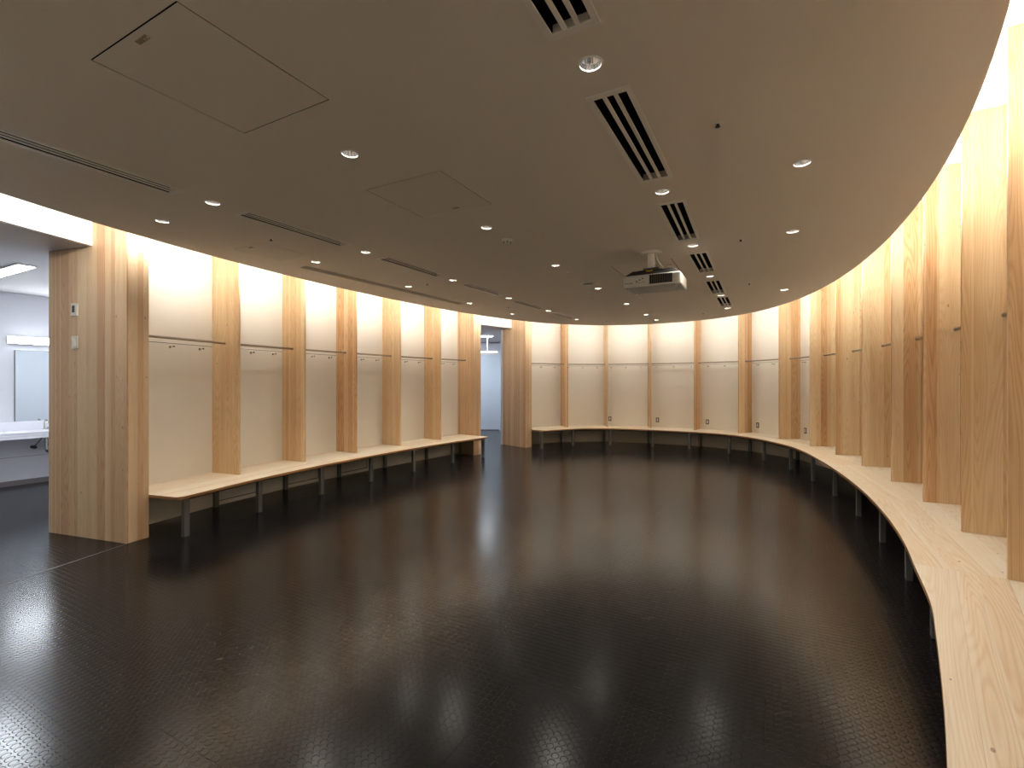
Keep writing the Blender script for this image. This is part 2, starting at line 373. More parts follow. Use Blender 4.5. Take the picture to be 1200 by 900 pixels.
def ceiling_faces(outer, holes):
    pts = list(outer); loops = [list(range(len(outer)))]
    for h in holes: n = len(pts); pts += h; loops.append(list(range(n, n+len(h))))
    edges = [(l[i], l[(i+1) % len(l)]) for l in loops for i in range(len(l))]
    vo, eo, fo, *_ = delaunay_2d_cdt(pts, edges, [], 1, 1e-6)
    def inside(p, poly):
        r = False
        for i in range(len(poly)):
            a, b = poly[i], poly[i-1]
            if (a.y > p.y) != (b.y > p.y) and p.x < (b.x-a.x)*(p.y-a.y)/(b.y-a.y)+a.x: r = not r
        return r
    keep = []
    for t in fo:
        c = (vo[t[0]]+vo[t[1]]+vo[t[2]])/3
        if not any(inside(c, h) for h in holes): keep.append(t)
    return vo, keep
vo, tri = ceiling_faces(CEIL, holes)
b = MB()
for t in tri:
    a0, a1, a2 = (vo[i] for i in t)
    if (a1-a0).cross(a2-a0) < 0: a1, a2 = a2, a1
    b.face([(*a0, ZC), (*a2, ZC), (*a1, ZC)], M['ceil']); b.face([(*a0, ZC+.06), (*a1, ZC+.06), (*a2, ZC+.06)], M['white'])
for i in range(len(CEIL)):
    p, q = CEIL[i], CEIL[(i+1) % len(CEIL)]
    b.face([(*p, ZC), (*p, ZC+.06), (*q, ZC+.06), (*q, ZC)], M['ceil'])
for h in holes[len(DL):]:
    for i in range(len(h)):
        p, q = h[i], h[(i+1) % len(h)]; b.face([(*p, ZC), (*p, ZC+.06), (*q, ZC+.06), (*q, ZC)], M['ceil'])
struct(b.build('ceiling'))

# ---- cove light lying on the rim of the oval ceiling
b = MB()
def inset(i, d):
    p, q, r = CEIL[i-1], CEIL[i], CEIL[(i+1) % len(CEIL)]; t = (r-p).normalized(); n = V(t.y, -t.x)
    if n.dot(q-CEN) < 0: n = -n
    return q-n*d
for i in range(len(CEIL)):
    j = (i+1) % len(CEIL); o0, o1, i0, i1 = inset(i, .02), inset(j, .02), inset(i, .07), inset(j, .07)
    z0, z1 = ZC+.062, ZC+.122
    b.face([(*o0, z0), (*o1, z0), (*o1, z1), (*o0, z1)], M['cove']); b.face([(*o0, z1), (*o1, z1), (*i1, z1), (*i0, z1)], M['cove'])
    b.face([(*i1, z0), (*i0, z0), (*i0, z1), (*i1, z1)], M['white']); b.face([(*o1, z0), (*o0, z0), (*i0, z0), (*i1, z0)], M['white'])
tag(b.build('cove_light_strip'), 'warm glowing light strip hidden on the rim of the oval ceiling', 'light')

# ---------------------------------------------------------------- washroom beyond the near opening
w0 = V(-8.84, 8.25); WD = V(.4717, .8818); WN = V(.8818, -.4717)
b = MB(); far0 = w0+WD*3.0; near0 = w0-WD*10
wall_run('wall_washroom', [near0, far0], 0, ZC+.1, M['cool_wall'], inward=V(-4, 6))
wall_run('wall_washroom_far', [far0, far0+WN*2.45], 0, ZC+.1, M['cool_wall'], inward=V(-6, 6))
wall_run('wall_washroom_near', [near0, near0+WN*6.5], 0, ZC+.1, M['cool_wall'], inward=V(-6, 6))
wall_run('wall_washroom_back', [PA['a']+PA['n']*PA['d']+V(.0, .06), far0+WN*2.45], 0, ZC+.1, M['cool_wall'], inward=V(-7.5, 7.5))
wall_run('wall_washroom_side', [hA1+V(-.15, 0), near0+WN*6.5], 0, ZT, M['cool_wall'], inward=V(-9, 4))
b = MB(); b.prism([tuple(p) for p in (hA0+V(-.06, .012), PA['a']+PA['n']*1.36, far0+WN*2.6, far0-WN*.1, near0-WN*.1, near0+WN*6.6, hA1+V(-.06, .012))], ZC-.012, ZC+.08, M['white'], M['cool_ceil'])
struct(b.build('ceiling_washroom'))
def on_wall(px, z=0, off=0):                  # point of the washroom wall seen at picture column px
    k = (px-600)/F_PX; o = w0+WN*off; s = (k*o.y-o.x)/(WD.x-k*WD.y); return o+WD*s
def frame_at(p, d, n): return Matrix(((d.x, n.x, 0, p.x), (d.y, n.y, 0, p.y), (0, 0, 1, 0), (0, 0, 0, 1)))
TW = frame_at(w0, WD, WN)
rw = math.atan2(WD.y, WD.x)                   # local x along the wall, local -y into the room
def wl_thing(name, label, cat, p): return thing(name, label, cat, (p.x+WN.x*.003, p.y+WN.y*.003, 0), rw)
c = wl_thing('washbasin_counter', 'long white washroom counter under the mirror', 'counter', w0)
b = MB(); b.box(-4, 2.6, -.6, 0, .90, .97, M['porcelain'], 'x'); b.box(-4, 2.6, -.6, -.57, .855, .90, M['porcelain'], 'x'); b.build('counter_top', c, bevel=.006)
b = MB(); b.box(-4, 2.6, -.03, 0, .97, 1.13, M['porcelain'], 'x'); b.build('upstand', c, bevel=.004)
b = MB(); b.ring((.78, -.3), .17, .2, .971, .975, M['porcelain']); b.cyl((.78, -.3, .972), (.78, -.3, .9715), .17, M['cool_wall'], 24); b.build('basin', c)
for x in (-2.6, 2.3):
    b = MB(); b.box(x, x+.03, -.45, 0, .78, .89, M['base']); b.box(x, x+.03, -.05, 0, .6, .78, M['base']); b.build('bracket', c)
def tube(b, pts, r, mat, n=10):
    for p, q in zip(pts[:-1], pts[1:]): b.cyl(p, q, r, mat, n)
t = wl_thing('basin_tap', 'small chrome swan-neck tap standing on the washroom counter', 'tap', on_wall(52, 0, .12))
b = MB(); tube(b, [(0, 0, .97), (0, 0, 1.09), (0, -.03, 1.13), (0, -.08, 1.14), (0, -.12, 1.12), (0, -.14, 1.08)], .012, M['chrome']); b.build('spout', t, smooth=True)
b = MB(); b.cyl((0, 0, .971), (0, 0, .985), .03, M['chrome'], 16); b.cyl((.05, 0, .971), (.05, 0, 1.01), .014, M['chrome']); b.build('lever', t, smooth=True)
t = wl_thing('drain_trap', 'dark chrome drain pipes hanging under the washroom counter', 'pipe', on_wall(54, 0, .3))
b = MB(); tube(b, [(0, 0, .855), (0, 0, .62), (.02, .02, .58), (.07, .05, .57), (.1, .08, .6), (.1, .12, .68), (.1, .3, .68)], .022, M['chrome']); b.build('trap_pipe', t, smooth=True)
b = MB(); tube(b, [(-.1, .26, .66), (-.1, .2, .66), (-.08, .15, .72), (-.04, .05, .83)], .012, M['chrome']); b.cyl((-.1, .28, .66), (-.1, .16, .66), .03, M['charcoal']); b.build('stop_valve', t, smooth=True)
p = on_wall(17)
t = wl_thing('wall_mirror', 'large frameless mirror on the washroom wall above the counter', 'mirror', p)
b = MB(); b.box(0, 2.3, -.035, -.028, 1.13, 2.38, M['glass_mirror']); b.build('mirror_glass', t)
b = MB(); b.box(-.006, 2.306, -.028, 0, 1.13, 2.386, M['steel']); b.build('mirror_back', t)
p = on_wall(7)
t = wl_thing('vanity_light', 'long glowing white light box on the wall above the mirror', 'light', p)
b = MB(); b.box(0, 2.5, -.07, 0, 2.50, 2.62, M['white']); b.build('housing', t)
b = MB(); b.box(.005, 2.495, -.078, -.071, 2.505, 2.615, M['cool']); b.build('diffuser', t)
b = MB(); b.box(-9, 2.9, -.012, 0, 0, .09, M['base'], 'x'); struct(b.build('baseboard_washroom', None, (w0.x, w0.y, 0), rw))
b = MB(); b.box(-9, 2.9, -.004, 0, .498, .503, M['base'], 'x'); struct(b.build('trim_washroom', None, (w0.x, w0.y, 0), rw))
def troffer(name, label, c, L, Wd, d, z, mat=None):
    t = thing(name, label, 'light', (c.x, c.y, z), math.atan2(d.y, d.x))
    b = MB(); b.box(-L/2-.02, L/2+.02, -Wd/2-.02, Wd/2+.02, -.018, 0, M['white']); b.build('frame', t)
    b = MB(); b.box(-L/2, L/2, -Wd/2, Wd/2, -.024, -.019, mat or M['cool']); b.build('diffuser', t)
d0 = F_PX*1.57/(HOR-319); c0 = V((8-600)/F_PX*d0, d0)
troffer('washroom_ceiling_light', 'rectangular white ceiling light in the washroom, mostly in view', V(-7.12, 6.73), 1.4, .16, WN, ZC-.012)
troffer('washroom_ceiling_light', 'added unseen rectangular ceiling light in the washroom, nearer to the viewer', V(-8.4, 4.0), 1.4, .16, WN, ZC-.012)  # out of view, added only for the light it gives the washroom

# ---------------------------------------------------------------- corridor beyond the far opening
b0 = PB['a']+PB['n']*PB['d']; c1 = PC['a']+PC['n']*PC['d']
wall_run('wall_corridor_left', [b0, V(-2.7, 14.0), V(-2.7, 18.6)], 0, ZC+.1, M['cool_wall'], inward=V(-.5, 17))
wall_run('wall_corridor_right', [c1, V(.9, 15.4), V(.9, 18.6)], 0, ZC+.1, M['cool_wall'], inward=V(-1, 17))
wall_run('wall_corridor_far', [V(-2.7, 18.6), V(.9, 18.6)], 0, ZC+.1, M['cool_wall'], inward=V(-1, 15))
b = MB(); b.prism([tuple(p) for p in (hC0+V(-.05, .05), hC1+V(-.05, .05), c1, V(.95, 15.4), V(.95, 18.7), V(-2.8, 18.7), V(-2.8, 13.9), b0)], ZC-.012, ZC+.08, M['white'], M['cool_ceil'])
struct(b.build('ceiling_corridor'))
t = thing('corridor_partition', 'pale blue-white panel partition closing the end of the corridor', 'partition', (-1.3, 18.4, 0))
b = MB(); b.box(-1.3, .80, 0, .04, .03, 2.9, M['blue_door'], 'x'); b.build('door_panel', t)
b = MB(); b.box(-1.3, .80, -.06, .06, 2.9, 3.02, M['white'], 'x'); b.build('head_beam', t)
b = MB(); b.box(-1.3, .80, -.01, .05, 3.02, 3.34, M['cool_wall'], 'x'); b.build('upper_panel', t)
b = MB(); b.box(.80, .88, -.08, .1, 0, 3.38, M['blue_door']); b.build('post', t, bevel=.004)
b = MB(); b.box(-1.3, .80, -.015, .05, 0, .03, M['base'], 'x'); b.build('threshold', t)
t = thing('pendant_lamp', 'slim white pendant light bar hanging in the far corridor', 'light', (-.82, 16, ZC-.012))
b = MB(); b.cyl((0, 0, 0), (0, 0, -.5), .014, M['white']); b.build('rod', t)
b = MB(); b.cyl((0, 0, 0), (0, 0, -.02), .06, M['white'], 20); b.build('canopy', t)
b = MB(); b.box(-.32, .32, -.03, .03, -.53, -.5, M['white']); b.build('housing', t)
b = MB(); b.box(-.31, .31, -.025, .025, -.548, -.531, M['cool2']); b.build('tube', t)
troffer('corridor_ceiling_light', 'flat white ceiling light glimpsed through the far opening', V(-1.0, 15.9), .7, .28, V(1, 0), ZC-.012, M['cool2'])
troffer('corridor_ceiling_light', 'added unseen flat ceiling light farther along the corridor, against its side wall', V(-1.9, 17.0), 1.1, .28, V(0, 1), ZC-.012, M['cool2'])  # unseen fixture, added to brighten the corridor

# ---------------------------------------------------------------- pillars
def pillar(P, label, z1=ZT, wide=None):
    a, bb, n = P['a'], P['b'], P['n']; t = (bb-a); w = t.length; t.normalize()
    # local x = depth outward, local y = along the front face
    flip = 1 if n.cross(t) > 0 else -1
    o = MB(); y0, y1 = (0, w) if flip > 0 else (-w, 0)
    o.box(0, P['d'], y0, y1, 0, z1, M['pillar'])
    return tag(o.build('doorway_pillar', None, (a.x, a.y, 0), math.atan2(n.y, n.x), bevel=.003), label, 'pillar', 'wood-clad doorway pillars')
pillar(PA, 'broad wood-clad pillar beside the washroom opening, carrying two control plates')
pillar(PB, 'wood-clad pillar where the shorter bench ends at the corridor opening')
pillar(PC, 'wood-clad pillar between the corridor opening and the long curved bench')
pillar(PD, 'wood-clad pillar beside the viewer where the long curved bench ends')

th = V(-4.55, 4.25)-PA['a']; thn = th.normalized(); thp = V(-thn.y, thn.x)*.006
b = MB(); q0 = PA['a']; q1 = q0+thn*3.2; b.prism([tuple(x) for x in (q0-thp, q1-thp, q1+thp, q0+thp)], 0, .0025, M['base'], M['base'], thn); struct(b.build('trim_threshold'))
# ---------------------------------------------------------------- divider fins
b = MB(); b.box(0, DEP, -.015, .015, 0, ZT-ZB, M['wood'])
fin0 = b.build('divider_panel', bevel=.0025)
def fin(i, fr, label, group, first=False):
    o = fin0 if first else fin0.copy()
    if not first: COL.objects.link(o)
    o.location = (fr[0].x, fr[0].y, ZB); o.rotation_euler = (0, 0, math.atan2(fr[1].y, fr[1].x))
    return tag(o, label, 'divider', group)
for i, fr in enumerate(LF):
    fin(i, fr, f'tall wooden divider board on the shorter bench, {ORD[i]} after the washroom pillar', 'divider boards on the shorter bench', i == 0)
for i, fr in enumerate(RF[:14]):
    fin(i, fr, f'tall wooden divider board on the long curved bench, {ORD[i]} after the corridor pillar', 'divider boards on the long curved bench')

# ---------------------------------------------------------------- benches
def merge_bays(polys):
    # each polygon is [inner start, front ..., inner end]; the boards run two bays at a time, joined at every second divider
    out = []; k = len(polys)
    
    while k > 0:
        j = max(k-2, 0)
        if k-j == 2:
            (a, g), (b_, h) = polys[j], polys[j+1]
            out.append((a[:-1]+b_[2:]+[b_[0]], (Vector(g)+Vector(h))))
        else: out.append(polys[j])
        k = j
    return out[::-1]
def bench(name, label, polys, legs, group_rails):
    root = thing(name, label, 'bench', (*legs[0][0], 0))
    o = legs[0][0]
    rel = lambda p: (p[0]-o[0], p[1]-o[1])
    for poly, g in merge_bays(polys):
        m = MB(); m.prism([rel(p) for p in poly], ZB-.035, ZB, M['bench'], M['ply'], g); m.build('seat_panel', root, bevel=.003)
    for path in group_rails:
        m = MB()
        for p, q in zip(path[:-1], path[1:]):
            d = (q-p).normalized(); n = V(-d.y, d.x)*.02
            m.prism([rel(x) for x in (p-n, q-n, q+n, p+n)], ZB-.07, ZB-.035, M['black'], M['black'], d)
        m.build('frame_rail', root)
    for p, n in legs:
        m = MB(); m.box(-.026, .026, -.033, .033, 0, ZB-.036, M['steel'])
        m.build('leg', root, (p[0]-o[0], p[1]-o[1], 0), math.atan2(n.y, n.x), bevel=.003)
    return root
def rounded(p, q, r, rad=.09, n=5):           # corner q of the path p-q-r, rounded
    a, c = (p-q).normalized(), (r-q).normalized(); out = []
    for i in range(n+1):
        t = i/n; out.append((q+a*rad)*(1-t)**2+q*2*t*(1-t)+(q+c*rad)*t*t)
    return out
# shorter bench
tL = [.6575, .688, .712, .733, .754, .776, .7985]
fr_end = V(-3.82, 5.53)
seams = [(PA['b']+PA['n']*.55, V(-3.80, 5.45))]+[(back(x), x[0]+x[1]*bo(.7)) for x in LF]+[(PB['b']+PB['n']*.5, fpt(.7985)+fnm(.7985)*-.48)]
polys = []
for k in range(6):
    front = bench_front(tL[k], tL[k+1], 8); s0, s1 = seams[k], seams[k+1]
    if k == 0:
        front = [fpt(.668+(.688-.668)*i/6)+fnm(.668+(.688-.668)*i/6)*-.48 for i in range(7)]
        cor = V(-3.79, 5.44); front = [PA['b']+PA['n']*.0]+rounded(PA['b'], cor, front[1])+front[1:]
    front[-1] = s1[1] if k < 5 else front[-1]
    if k > 0: front[0] = s0[1]
    if k == 5:
        e = front[-1]; front = front[:-1]+rounded(front[-2], e, PB['b'])+[PB['b']+V(0, -.001)]
    poly = [s0[0]]+front+[s1[0]]
    polys.append((poly, s1[0]-s0[0]))
LEG_F, LEG_B = -.36, .46
legs = [(V(-3.84, 5.62), PA['n']), (PA['b']+PA['n']*.45+V(.05, .1), PA['n'])]
for p, n in LF: legs += [(p+n*LEG_F, n), (p+n*LEG_B, n)]
nB = fnm(.796); legs += [(fpt(.796)+nB*-.38, nB), (PB['b']+PB['n']*.40+V(-.04, -.06), nB)]
bench('wooden_bench', 'shorter pale wooden bench between the washroom pillar and the corridor pillar', polys, legs, [[legs[i][0] for i in range(0, len(legs), 2)], [legs[i][0] for i in range(1, len(legs), 2)]])
# long curved bench
tR = [.8455, .886, .935, .987, 1.036, 1.086, 1.133, 1.168, 1.195, 1.219, 1.242, 1.263, 1.285, 1.309]
sR = [(PC['b']+PC['n']*.5, None)]+[(back(x), fpt(t)+fnm(t)*bo(t % 1)) for x, t in zip(RF[:13], tR[1:])]
polys = []
for k in range(13):
    front = bench_front(tR[k], tR[k+1], 8)
    if k == 0:
        e = V(.93, 13.16); front = [PC['b'], PC['b']+V(.02, -.15)]+rounded(PC['b']+V(.02, -.15), e, front[3], .08)+front[3:]
    else: front[0] = sR[k][1]
    polys.append(([sR[k][0]]+front+[sR[k+1][0]], sR[k+1][0]-sR[k][0]))
near_front = [fpt(1.303)+fnm(1.303)*bo(.303), sR[13][1], V(2.50, 2.86), V(2.17, 2.445), V(1.79, 1.985), V(1.47, 1.615), V(1.17, 1.29), V(.88, 1.02)]
def smooth_path(P, n=6):                      # Catmull-Rom through the inner points
    out = []
    for i in range(1, len(P)-1):
        a, b_, c_, d_ = P[i-1], P[i], P[i+1], P[min(i+2, len(P)-1)]
        seg = []
        for k in range(n):
            t = k/n; seg.append(.5*((2*b_)+(c_-a)*t+(2*a-5*b_+4*c_-d_)*t*t+(3*b_-a-3*c_+d_)*t**3))
        out.append(seg)
    return out
SP = smooth_path(near_front)
f14 = SP[2][0]; f15 = SP[4][3]
polys.append(([back(RF[12])]+SP[0]+SP[1]+[f14, back(RF[13])], back(RF[13])-back(RF[12])))
polys.append(([back(RF[13])]+SP[2]+SP[3]+SP[4][:4]+[back(RF[14])], back(RF[14])-back(RF[13])))
legs = [(V(.89, 13.03)+PC['n']*.12, PC['n']), (PC['b']+PC['n']*.42+V(.06, .02), PC['n'])]
for i, (p, n) in enumerate(RF): legs += [(p+n*(LEG_F if i < 13 else -.26), n), (p+n*LEG_B, n)]
bench('wooden_bench', 'long pale wooden bench sweeping round the far end towards the viewer', polys, legs, [[legs[i][0] for i in range(0, len(legs), 2)], [legs[i][0] for i in range(1, len(legs), 2)]])

# ---------------------------------------------------------------- hanging rails, pegs, outlets, grilles
ZR = 2.38
def rail(p, q, label, group, first=[None]):
    d = q-p; L = d.length-.036; d.normalize(); c = (p+q)/2
    r = thing('hanging_rail', label, 'rail', (c.x, c.y, ZR), math.atan2(d.y, d.x), group)
    b = MB(); b.cyl((-L/2, 0, 0), (L/2, 0, 0), .0165, M['rail'], 14); b.build('bar', r, smooth=True)
    for s in (-1, 1):
        b = MB(); b.cyl((s*(L/2-.008), 0, 0), (s*L/2, 0, 0), .021, M['rail'], 16); b.build('end_flange', r, smooth=True)
LP = [(PA['b'], PA['n'])]+LF+[(PB['b'], PB['n'])]
RP = [(PC['b'], PC['n'])]+RF[:13]
mid = lambda x: x[0]+x[1]*.27
for i in range(6): rail(mid(LP[i]), mid(LP[i+1]), f'dull metal hanging rail across the {ORD[i]} bay of the shorter bench from the washroom pillar', 'hanging rails over the shorter bench')
for i in range(13): rail(mid(RP[i]), mid(RP[i+1]), f'dull metal hanging rail across the {ORD[i]} bay of the long bench from the corridor pillar', 'hanging rails over the long bench')
b = MB(); b.cyl((0, 0, 0), (.006, 0, 0), .016, M['chrome'], 14); b.cyl((.006, 0, 0), (.062, 0, .004), .0075, M['chrome'], 10); b.cyl((.062, 0, .004), (.074, 0, .006), .012, M['chrome'], 12)
peg0 = b.build('coat_peg', smooth=True); used = [False]
def peg(p, q, fr, label, group):
    d = (q-p).normalized(); n = V(d.y, -d.x)
    if n.dot(CEN-p) < 0: n = -n
    c = p+(q-p)*fr
    o = peg0 if not used[0] else peg0.copy()
    if used[0]: COL.objects.link(o)
    used[0] = True
    o.location = (c.x, c.y, 2.285); o.rotation_euler = (0, 0, math.atan2(n.y, n.x)); tag(o, label, 'peg', group)
nm = {1/6: 'closest to the corridor pillar', .5: 'in the middle', 5/6: 'farthest round from the corridor pillar'}
for i in range(6):
    for fr_, w_ in ((.5, 'middle'), (5/6, 'farther')):
        peg(wl[i], wl[i+1], fr_, f'small steel coat peg, {w_} one in the {ORD[i]} bay of the shorter bench', 'coat pegs over the shorter bench')
vis = {0: (.5, 5/6), 1: (1/6, .5, 5/6), 2: (1/6, .5, 5/6), 3: (1/6, .5, 5/6), 4: (1/6, .5), 5: (1/6, .5), 6: (1/6,)}
for i, fs in vis.items():
    for fr_ in fs: peg(wr[i], wr[i+1], fr_, f'small steel coat peg, {ORD[i]} bay of the long bench, {nm[fr_]}', 'coat pegs over the long bench')
for i, px in ((2, 714.7), (3, 770.5), (4, 829), (5, 888), (6, 944)):
    p, q = wr[i], wr[i+1]; k = (px-600)/F_PX; d = q-p; s = (k*p.y-p.x)/(d.x-k*d.y); c = p+d*s; d.normalize(); n = V(d.y, -d.x)
    if n.dot(CEN-p) < 0: n = -n
    t = thing('wall_outlet', f'small brown-framed socket low on the wall in the {ORD[i]} bay of the long bench', 'outlet', (c.x, c.y, .71), math.atan2(n.y, n.x), 'sockets along the long bench')
    b = MB(); b.box(0, .008, -.045, .045, -.068, .068, M['bronze']); b.build('frame', t, bevel=.002)
    b = MB(); b.box(.008, .011, -.02, .02, -.042, .042, M['plastic']); b.build('socket', t)
def grille(p, q, f0, f1, label):
    d = (q-p); a, bb = p+d*f0, p+d*f1; d.normalize(); n = V(d.y, -d.x)
    if n.dot(CEN-p) < 0: n = -n
    c = (a+bb)/2; L = (bb-a).length; rz = math.atan2(n.y, n.x)-math.pi/2
    t = thing('wall_grille', label, 'vent', (c.x, c.y, 0), rz, 'mesh grilles under the benches')
    m = MB(); m.box(-L/2+.01, L/2-.01, .001, .003, .07, .42, M['vent2'], 'x')
    z0, z1, sl, st, hw = .072, .42, .62, .036, .0055
    for sg in (1, -1):
        k = -L/2-sl
        while k < L/2+sl:                      # one diagonal strand, clipped to the frame
            xa, xb = (k, k+sl) if sg > 0 else (k+sl, k); lo, hi = -L/2+.012, L/2-.012
            f = lambda x: z0+(z1-z0)*(x-xa)/(xb-xa)
            u0, u1 = max(min(xa, xb), lo), min(max(xa, xb), hi)
            if u1-u0 > .01:
                za, zb_ = f(u0), f(u1); y = .006 if sg > 0 else .008
                m.face([(u0, y, za-hw), (u1, y, zb_-hw), (u1, y, zb_+hw), (u0, y, za+hw)], M['vent'])
                m.face([(u0, y, za+hw), (u1, y, zb_+hw), (u1, .003, zb_+hw), (u0, .003, za+hw)], M['vent'])
            k += st
    m.build('mesh_sheet', t, merge=False)
    m = MB()
    for z in (.06, .42): m.box(-L/2, L/2, 0, .014, z, z+.012, M['base'], 'x')
    for x in (-L/2, L/2-.012): m.box(x, x+.012, 0, .014, .072, .42, M['base'])
    m.build('frame', t)
for i in (1, 2, 3): grille(wl[i], wl[i+1], .05, .62, f'mesh grille low behind the legs, {ORD[i]} bay of the shorter bench')
for i in (9, 10, 11): grille(wr[i], wr[i+1], .05, .62, f'mesh grille low behind the legs, {ORD[i]} bay of the long bench')

# ---------------------------------------------------------------- control plates on the near pillar
nA = PA['n']; tA = V(nA.y, -nA.x)
if tA.dot(V(0, 0)-PA['a']) < 0: tA = -tA
def on_jamb(px): 
    k = (px-600)/F_PX; a = PA['a']; s = (k*a.y-a.x)/(nA.x-k*nA.y); return a+nA*s
p = on_jamb(88.5); zz = lambda y, d: H+(HOR-y)*d/F_PX
rzj = math.atan2(tA.y, tA.x)
t = thing('thermostat', 'upper small white control box with a display on the washroom pillar', 'thermostat', (p.x, p.y, zz(363, p.y)), rzj)
b = MB(); b.box(0, .022, -.05, .05, -.075, .075, M['plastic']); b.build('housing', t, bevel=.004)
b = MB(); b.box(.022, .024, -.022, .022, -.035, .045, M['charcoal']); b.build('display', t)
t = thing('light_switch', 'lower white switch plate with a rocker on the washroom pillar', 'switch', (p.x, p.y, zz(401.5, p.y)), rzj)
b = MB(); b.box(0, .016, -.05, .05, -.075, .075, M['plastic']); b.build('plate', t, bevel=.004)
b = MB(); b.box(.016, .026, -.02, .03, -.045, .045, M['white']); b.box(.016, .02, -.034, -.022, -.035, .03, M['charcoal']); b.build('rocker', t)

# ---------------------------------------------------------------- things in the ceiling
# downlights
dn = thing('recessed_downlight', 'x', 'light', (0, 0, ZC), 0, 'recessed downlights')
b = MB(); b.ring((0, 0), R_DL-.004, R_DL+.006, -.003, .002, M['white'], 28); b.build('trim_ring', dn, smooth=True)
b = MB(); n_ = 28
prof = [(R_DL-.002, -.001), (R_DL-.006, .03), (.042, .06), (.028, .085)]
for (r0, z0), (r1, z1) in zip(prof[:-1], prof[1:]):
    for i in range(n_):
        a0, a1 = 2*math.pi*i/n_, 2*math.pi*(i+1)/n_; P = lambda r, t, z: (r*math.cos(t), r*math.sin(t), z)
        b.face([P(r0, a0, z0), P(r1, a0, z1), P(r1, a1, z1), P(r0, a1, z0)], M['mirror'])
b.build('reflector', dn)
b = MB(); b.cyl((0, 0, .083), (0, 0, .09), .028, M['lamp'], 20); b.build('lamp', dn)
b = MB(); b.cyl((0, 0, .0), (0, 0, .11), R_DL+.002, M['white'], 20, caps=False); b.cyl((0, 0, .11), (0, 0, .112), R_DL, M['white'], 20); b.build('housing', dn)
sp_d = bpy.data.lights.new('downlight_beam', 'SPOT'); sp_d.energy = SPOT_W; sp_d.color = (1, .93, .84); sp_d.spot_size = math.radians(125); sp_d.spot_blend = .6; sp_d.shadow_soft_size = .05
sp = bpy.data.objects.new('beam', sp_d); COL.objects.link(sp); sp.parent = dn; sp.location = (0, 0, .004)
dlab = ['large near recessed downlight between the first two slatted vents', 'recessed downlight just before the third slatted vent of the wide row', 'recessed downlight beside the projector in the wide vent row',
        'recessed downlight past the fourth wide vent, beyond the projector', 'recessed downlight before the last wide vent', 'recessed downlight at the far tip of the wide vent row',
        'lone recessed downlight near the curved rim above the tall boards', 'lone recessed downlight between the wide vent row and the curved rim', 'small recessed downlight near the rim at the far curve',
        'recessed downlight between the big and the middle ceiling hatch', 'recessed downlight beside the smoke detector', 'recessed downlight between smoke detector and projector',
        'recessed downlight beside the round speaker grille', 'small downlight below the projector, past the speaker', 'second smallest downlight in the middle row near the far rim', 'last tiny downlight of the middle row at the far rim',
        'outermost downlight above the broad washroom pillar', 'downlight in the gap between the first and second narrow vents', 'downlight at the near end of the long recessed slot', 'downlight between the second and third narrow vents',
        'downlight beside the middle of the long recessed slot', 'downlight between the third and fourth narrow vents', 'downlight at the far end of the long recessed slot', 'downlight between the fourth and fifth narrow vents',
        'downlight in front of the corridor opening near the rim', 'downlight between the fifth and sixth narrow vents', 'downlight at the far tip of the narrow vent row']
for i, c in enumerate(DL):
    if i == 0: dn.location = (c.x, c.y, ZC); dn['label'] = dlab[0]
    else: copy_tree(dn, (c.x, c.y, ZC), .4*i, dlab[i])
# line vents
for i, v in enumerate(vents):
    c, L, Wd, d = v; wide = i >= 6; k = i-6 if wide else i
    t = thing('slatted_ceiling_vent', f'{"wide" if wide else "narrow"} slatted air vent in the ceiling, {ORD[k]} of its row from the viewer', 'vent', (c.x, c.y, ZC), math.atan2(d.y, d.x), 'wide ceiling vents' if wide else 'narrow ceiling vents')
    m = MB(); e = .03 if wide else .028
    for s in (-1, 1):
        m.box(-L/2, L/2, s*Wd/2-(e if s > 0 else 0), s*Wd/2+(e if s < 0 else 0), -.005, .004, M['vent'], 'x')
        m.box(s*L/2-(e*1.4 if s > 0 else 0), s*L/2+(e*1.4 if s < 0 else 0), -Wd/2+e, Wd/2-e, -.005, .004, M['vent'], 'x')
    m.build('frame', t)
    m = MB(); m.box(-L/2+.02, L/2-.02, -Wd/2+.022, Wd/2-.022, .055, .06, M['dark']); 
    for s in (-1, 1):
        m.box(-L/2+.02, L/2-.02, s*(Wd/2-.024)-.002, s*(Wd/2-.024)+.002, .004, .055, M['dark'])
    m.build('plenum', t)
    iw = Wd-2*e; nb = 2
    for q in range(nb):
        y = -iw/2+iw*(q+1)/(nb+1); bw = .011 if wide else .007
        m = MB(); m.box(-L/2+e*1.4, L/2-e*1.4, y-bw, y+bw, -.002, .006, M['vent'], 'x'); m.build('slat', t)
# long recessed slot
c, L, Wd, d = slot
t = thing('screen_slot', 'long dark recessed slot in the ceiling beside the narrow vents', 'slot', (c.x, c.y, ZC), math.atan2(d.y, d.x))
m = MB(); m.box(-L/2, L/2, -Wd/2-.004, Wd/2+.004, .14, .15, M['vent2'])
for s in (-1, 1): m.box(-L/2, L/2, s*(Wd/2+.002)-.002, s*(Wd/2+.002)+.002, .06, .14, M['vent2']); m.box(s*L/2-.002, s*L/2+.002, -Wd/2, Wd/2, .06, .14, M['vent2'])
m.build('recess_box', t)
m = MB(); m.cyl((-L/2+.05, 0, .1), (L/2-.05, 0, .1), .035, M['vent'], 14); m.build('screen_roll', t, smooth=True)
